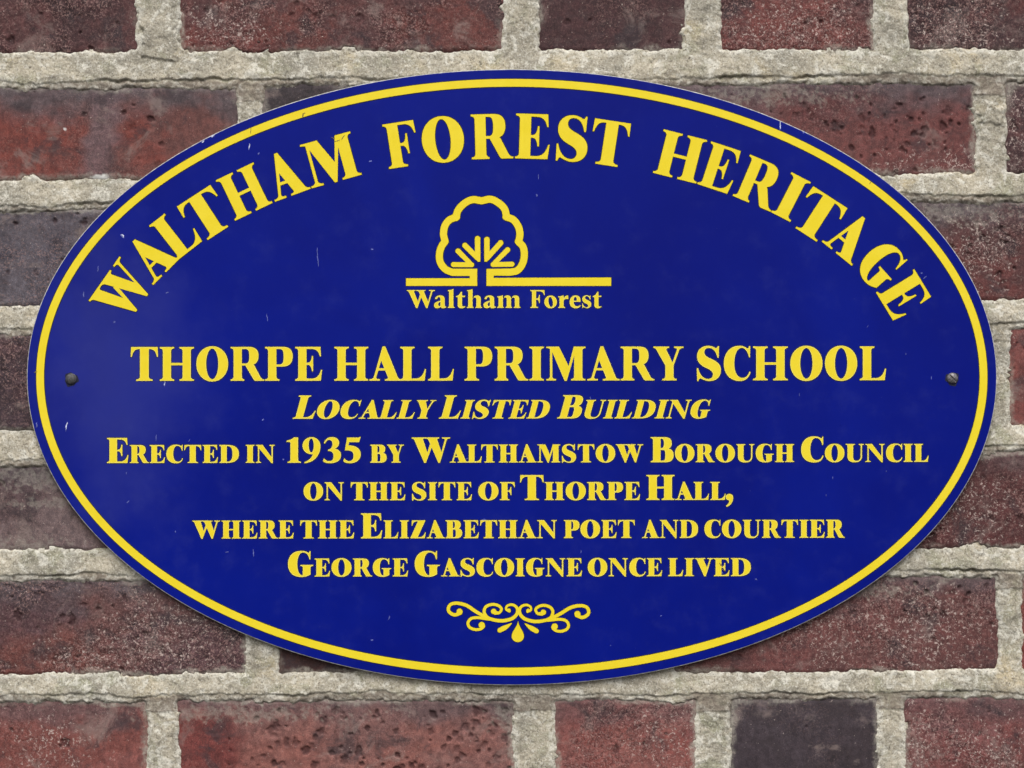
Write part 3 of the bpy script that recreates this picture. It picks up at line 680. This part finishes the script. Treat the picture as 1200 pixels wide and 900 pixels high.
for _ in range(16):
    a = rn.uniform(0, 6.283); q = math.sqrt(rn.random()) * .93
    sm.append((CX + RA * q * math.cos(a), CY + RB * q * math.sin(a), rn.uniform(1.2, 4), rn.uniform(.5, 1.1), rn.choice([90, 88, 95, 20, 60, rn.uniform(0, 180)])))
MARKS = [marks(sm, M_CHIP, FRONT + 0.1)]
MARKS.append(marks([(914.5, 147, 9, 1.3, 92), (249.5, 159.2, 5, 1.8, 30), (238, 165.8, 3.5, 1.8, 20), (292, 171, 6, 1.3, 84), (144, 276, 4.5, 1.8, -45), (78, 499, 9, 1.2, 82), (193, 449.5, 4.5, 1.3, 90)], M_WHITE, FRONT + 0.16))
MARKS.append(marks([(294, 153, 8, .9, 85), (355, 136, 5, 1.4, 70), (356, 133, 4, 1.2, 10), (395, 165, 8, 1.0, 20), (402, 161, 7, 1.0, 55), (390, 162, 5, .9, -30), (1020, 214, 5, .8, 60), (845, 662, 7, 1.5, -48), (848, 668, 5, 1.2, -30), (42, 436, 4, 1.5, 10)], M_CRACK, FRONT + 0.6))

def ring(px, py, r0, r1, h, dy=0.0, n=40):  # dark ring round a screw: grime plus its painted shadow, dropped slightly
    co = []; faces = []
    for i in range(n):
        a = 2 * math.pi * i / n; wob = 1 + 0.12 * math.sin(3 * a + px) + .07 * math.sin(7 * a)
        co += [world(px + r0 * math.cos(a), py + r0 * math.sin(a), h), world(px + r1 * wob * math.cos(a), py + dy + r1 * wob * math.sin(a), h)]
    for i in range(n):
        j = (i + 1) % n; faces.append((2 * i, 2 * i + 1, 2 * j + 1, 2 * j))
    return co, faces, M_GRIME_SHADE
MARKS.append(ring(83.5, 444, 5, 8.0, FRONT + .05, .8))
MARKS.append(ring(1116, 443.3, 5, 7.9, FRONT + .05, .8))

def make_panel():
    n = 360; rings = [(-1.1, FRONT), (-0.85, FRONT - 0.12), (0.0, FRONT - 0.55), (0.0, FRONT - 4.3)]
    co = []; faces = []; mi = []
    for off, h in rings:
        for i in range(n):
            a = 2 * math.pi * i / n
            co.append(world(CX + (RA + off) * math.cos(a), CY + (RB + off) * math.sin(a), h))
    for r in range(3):
        for i in range(n):
            j = (i + 1) % n; faces.append((r * n + i, (r + 1) * n + i, (r + 1) * n + j, r * n + j)); mi.append(0 if r == 0 else 1)
    faces.append(tuple(range(n))[::-1]); mi.append(0); faces.append(tuple(range(3 * n, 4 * n))); mi.append(1)
    faces = [f[::-1] for f in faces]
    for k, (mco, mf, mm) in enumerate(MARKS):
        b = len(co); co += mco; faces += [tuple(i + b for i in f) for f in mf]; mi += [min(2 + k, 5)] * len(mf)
    me = bpy.data.meshes.new('panel'); me.from_pydata(co, [], faces)
    o = link('panel', me, plaque, (M_BLUE, M_EDGE, M_CHIP, M_WHITE, M_CRACK, M_GRIME_SHADE)); me.polygons.foreach_set('material_index', mi); me.update()
    return o
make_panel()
raised('border_line', [([ell(CX, CY, RA - 11.3, RB - 11.6, 300)], [ell(CX, CY, RA - 20.3, RB - 20.6, 300)])], plaque, label='thin yellow oval line running just inside the rim')

# curved heading: every letter stands on its own piece of an ellipse
def bl(x):
    return 442 - 256.5 * math.sqrt(max(0, 1 - ((x - 599.5) / 463.0) ** 2))
ARC = [('A', 179.5, 212), ('L', 207, 238.5), ('T', 0, 0), ('H', 275.6, 319.5), ('A', 322.5, 364), ('M', 365.3, 424),
       ('F', 456, 492.5), ('O', 497, 546), ('R', 553, 601.5), ('E', 603.5, 643.5), ('S', 650, 687.5), ('T', 0, 1),
       ('H', 765, 815.8), ('E', 817, 854), ('R', 858.5, 903), ('I', 903.5, 926), ('T', 0, 2), ('A', 963, 998), ('G', 999.5, 1027), ('E', 1026.5, 1047.5)]
TEES = [((235.5, 286.5), (275.5, 260.5)), ((689.0, 190.5), (732, 197)), ((924.0, 262.0), (965, 288.5))]
def arc_group():
    out = []; cap = 52.5
    def put(ch, a, b, w=26):
        W, pl, mi = GL[ch](w); dx, dy = b[0] - a[0], b[1] - a[1]; L = math.hypot(dx, dy); c, s = dx / L, dy / L; f = L / W; k = cap / 100
        tr = lambda p: [(a[0] + x * f * c + y * k * s, a[1] + x * f * s - y * k * c) for x, y in p]
        out.append(([tr(p) for p in pl], [tr(p) for p in mi]))
    ang = math.radians(-55.0); hw = 31.5; cxw, cyw = 165.0, 356.5
    put('W', (cxw - hw * math.cos(ang), cyw - hw * math.sin(ang)), (cxw + hw * math.cos(ang), cyw + hw * math.sin(ang)), 26)
    for ch, x0, x1 in ARC:
        if ch == 'T': put('T', *TEES[x1])
        else: put(ch, (x0, bl(x0)), (x1, bl(x1)))
    return out
raised('heading_lettering', arc_group(), plaque, label='large yellow capitals curving under the top of the border')

def line(name, words, base, cap, small, w, ws, shear=0.0, tilt=0.0, gap=7.5, label=None):
    g = []
    for t, x0, x1 in words: g += word_polys(t, x0, x1, base, cap, small, w, ws, gap, shear, tilt)
    return raised(name, g, plaque, label=label, pale=0.45)
line('name_lettering', [('THORPE', 153.3, 377.5), ('HALL', 392, 531.8), ('PRIMARY', 544.5, 800.8), ('SCHOOL', 816, 1038.3)], 445.9, 39.6, None, 24, None, tilt=-0.0009, label='tall straight yellow capitals across the middle')
line('status_lettering', [('Locally', 343, 510.5), ('Listed', 514.3, 646), ('Building', 652.8, 834.5)], 490.4, 27.2, 21.6, 27, 28, shear=0.27, tilt=-0.001, label='slanted yellow small capitals below the tall line')
line('inscription_lettering', [('Erected', 125.5, 280), ('in', 288, 322), ('1935', 335.8, 423), ('by', 433.8, 473.3), ('Walthamstow', 482.5, 753.8), ('Borough', 762.5, 930.5), ('Council', 938.8, 1088)], 541.9, 29.4, 21.0, 28, 29, tilt=-0.0015)
line('inscription_lettering', [('on', 355.8, 403), ('the', 411, 475), ('site', 482.5, 553), ('of', 560.5, 603.2), ('Thorpe', 609.5, 750), ('Hall,', 757.5, 859)], 586.0, 29.2, 21.0, 28, 29, tilt=-0.001)
line('inscription_lettering', [('where', 225.5, 344.2), ('the', 351.8, 415), ('Elizabethan', 423, 652.5), ('poet', 660.8, 743.8), ('and', 752.5, 818), ('courtier', 825.5, 990)], 630.6, 29.2, 21.0, 28, 29, tilt=-0.0014)
line('inscription_lettering', [('George', 337.5, 478.2), ('Gascoigne', 486, 682), ('once', 688.8, 775.8), ('lived', 783, 879.8)], 675.3, 29.4, 21.0, 28, 29, tilt=-0.001)
line('emblem_lettering', [('Waltham', 476.8, 610), ('Forest', 621.5, 705)], 360.8, 20.8, None, 21, None, label='small upper and lower case lettering under the tree emblem')

# tree emblem, traced as a bent ribbon with branches
def zt(x, y): return (460 + x / 4.286, 220 + y / 4.286)
def sk(pts, w, smooth=True, n=8, cap=(True, True)):
    return stroke([(*zt(x, y), w / 4.286) for x, y in pts], smooth, n, cap)
def tree_emblem():
    p = []
    W = 35.5
    lobes = [[(300, 425), (264, 408), (239, 372), (236, 330), (247, 294), (264, 270)],
             [(264, 270), (256, 232), (264, 190), (286, 162), (322, 146)],
             [(318, 150), (330, 112), (362, 78), (402, 60), (447, 66)],
             [(447, 66), (492, 58), (532, 76), (562, 106), (574, 148)],
             [(570, 146), (608, 162), (632, 196), (640, 232), (634, 270)],
             [(632, 270), (656, 298), (662, 340), (652, 384), (626, 416), (590, 424)]]
    for L in lobes: p += sk(L, W)
    # ribbon foot: crown edge runs in, turns down and becomes the ground line
    for q in ([(298, 407), (425, 407), (425, 493), (68, 493), (68, 455), (388, 455), (388, 443), (298, 443)],
              [(592, 406), (472, 408), (472, 493), (1098, 493), (1098, 451), (508, 453), (508, 441), (592, 442)]):
        p.append([zt(*c) for c in q])
    br = []
    for pair, tri in (((((427, 256, 428, 352), 27, 26), ((364, 290, 426, 352), 27, 26)), [(414, 352), (441, 352), (441, 371), (428, 372)]),
                      ((((329, 318, 396, 386), 26, 22), ((306, 386, 398, 387), 25, 24)), None),
                      ((((474, 260, 474, 352), 27, 26), ((543, 277, 476, 352), 27, 26)), [(461, 352), (488, 352), (474, 372), (462, 371)]),
                      ((((578, 312, 504, 386), 26, 22), ((600, 384, 505, 386), 25, 24)), None)):
        g = []
        for q, wa, wb in pair: g += stroke([(*zt(q[0], q[1]), wa / 4.286), (*zt(q[2], q[3]), wb / 4.286)], False)
        if tri: g.append([zt(*c) for c in tri])
        br.append(g)
    return p, br
TREE, BRANCHES = tree_emblem()
emblem = raised('tree_emblem', [(TREE, [])], plaque, label='yellow outlined tree with spread branches standing on a ground line')
for g in BRANCHES: raised('branch', [(g, [])], emblem)

def scroll_ornament():
    p = []; drops = []
    c0 = (583, 190)
    def Z(x, y, side):
        if side > 0: x = 2 * c0[0] - x + 3
        a = math.radians(1.15); dx, dy = x - c0[0], y - c0[1]
        return (510 + (c0[0] + dx * math.cos(a) - dy * math.sin(a)) / 6, 695 + (c0[1] + dx * math.sin(a) + dy * math.cos(a)) / 6)
    for side in (-1, 1):
        def S(pts): return stroke([(*Z(x, y, side), w / 6) for x, y, w in pts], True, 8)
        p += S([(176, 148, 26), (135, 162, 24), (98, 142, 24), (92, 112, 23), (112, 86, 22), (160, 80, 23), (222, 96, 24), (285, 136, 24), (345, 168, 22), (405, 190, 23), (470, 197, 24), (535, 182, 24), (570, 152, 23), (578, 118, 22), (562, 92, 19), (530, 82, 17), (502, 94, 16), (498, 116, 16), (520, 128, 20)])
        p += S([(405, 190, 16), (362, 170, 20), (343, 136, 21), (354, 102, 21), (392, 84, 20), (436, 88, 20), (464, 112, 19), (450, 140, 19), (420, 142, 26)])
        p += S([(420, 192, 14), (360, 186, 19), (300, 178, 20), (252, 186, 20), (231, 216, 20), (242, 246, 20), (280, 262, 20), (320, 258, 19), (342, 238, 19), (326, 226, 24)])
        for bx, by, r in ((170, 138, 21), (410, 132, 19), (328, 230, 22), (516, 122, 13)):
            x, y = Z(bx, by, side); p.append(ell(x, y, r / 6, r / 6, 24))
        drops.append(S([(536, 214, 6), (515, 230, 20), (485, 248, 34), (455, 264, 32)]))
    d = P('M 583 196 C 588 240 626 270 626 302 C 626 328 606 344 583 344 C 560 344 540 328 540 302 C 540 270 578 240 583 196 Z', 12)
    drops.append([[Z(x, y, -1) for x, y in d]])
    return p, drops
SCROLL, DROPS = scroll_ornament()
ornament = raised('scroll_ornament', [(SCROLL, [])], plaque, key=0.8, label='small yellow scroll with three drops at the foot')
for g in DROPS: raised('drop', [(g, [])], ornament, key=0.8)

# screws: domed heads, the right one slotted
def make_screw(px, py, slot, mat, label):
    R, dome = 6.6, 3.6; nr, na = 22, 72; co = [world(px, py, FRONT + dome - (1.3 if slot is not None else 0))]; faces = []
    for r in range(1, nr + 1):
        q = r / nr
        for i in range(na):
            a = 2 * math.pi * i / na; x, y = R * q * math.cos(a), R * q * math.sin(a)
            h = dome * math.sqrt(max(0, 1 - (q * .97) ** 2)) - (0.25 * dome if q == 1 else 0)
            if slot is not None:
                dd = abs(-x * math.sin(slot) + y * math.cos(slot))
                if dd < 1.0: h = min(h, dome - 2.3)
            co.append(world(px + x, py + y, FRONT + h))
    for i in range(na):
        j = (i + 1) % na; faces.append((0, 1 + i, 1 + j))
        for r in range(nr - 1): faces.append((1 + r * na + i, 1 + (r + 1) * na + i, 1 + (r + 1) * na + j, 1 + r * na + j))
    b = len(co)
    for h, s in ((FRONT - .2, R), (FRONT - .2, 2.6), (-14, 2.6)):
        for i in range(na):
            a = 2 * math.pi * i / na; co.append(world(px + s * math.cos(a), py + s * math.sin(a), h))
    prev = 1 + (nr - 1) * na
    for ring in range(3):
        cur = b + ring * na
        for i in range(na):
            j = (i + 1) % na; faces.append((prev + i, cur + i, cur + j, prev + j))
        prev = cur
    faces.append(tuple(prev + i for i in range(na)))
    me = bpy.data.meshes.new('screw'); me.from_pydata(co, [], faces)
    o = link('screw', me, plaque, (mat,)); o['label'] = label
    if slot is None: me.polygons.foreach_set('use_smooth', np.ones(len(me.polygons), bool))
    me.update(); return o
make_screw(83.5, 444, None, M_SCREW, 'dull grey domed screw head at the left end')
make_screw(1116, 443.3, math.radians(47), M_SCREW2, 'worn bright slotted screw head at the right end')
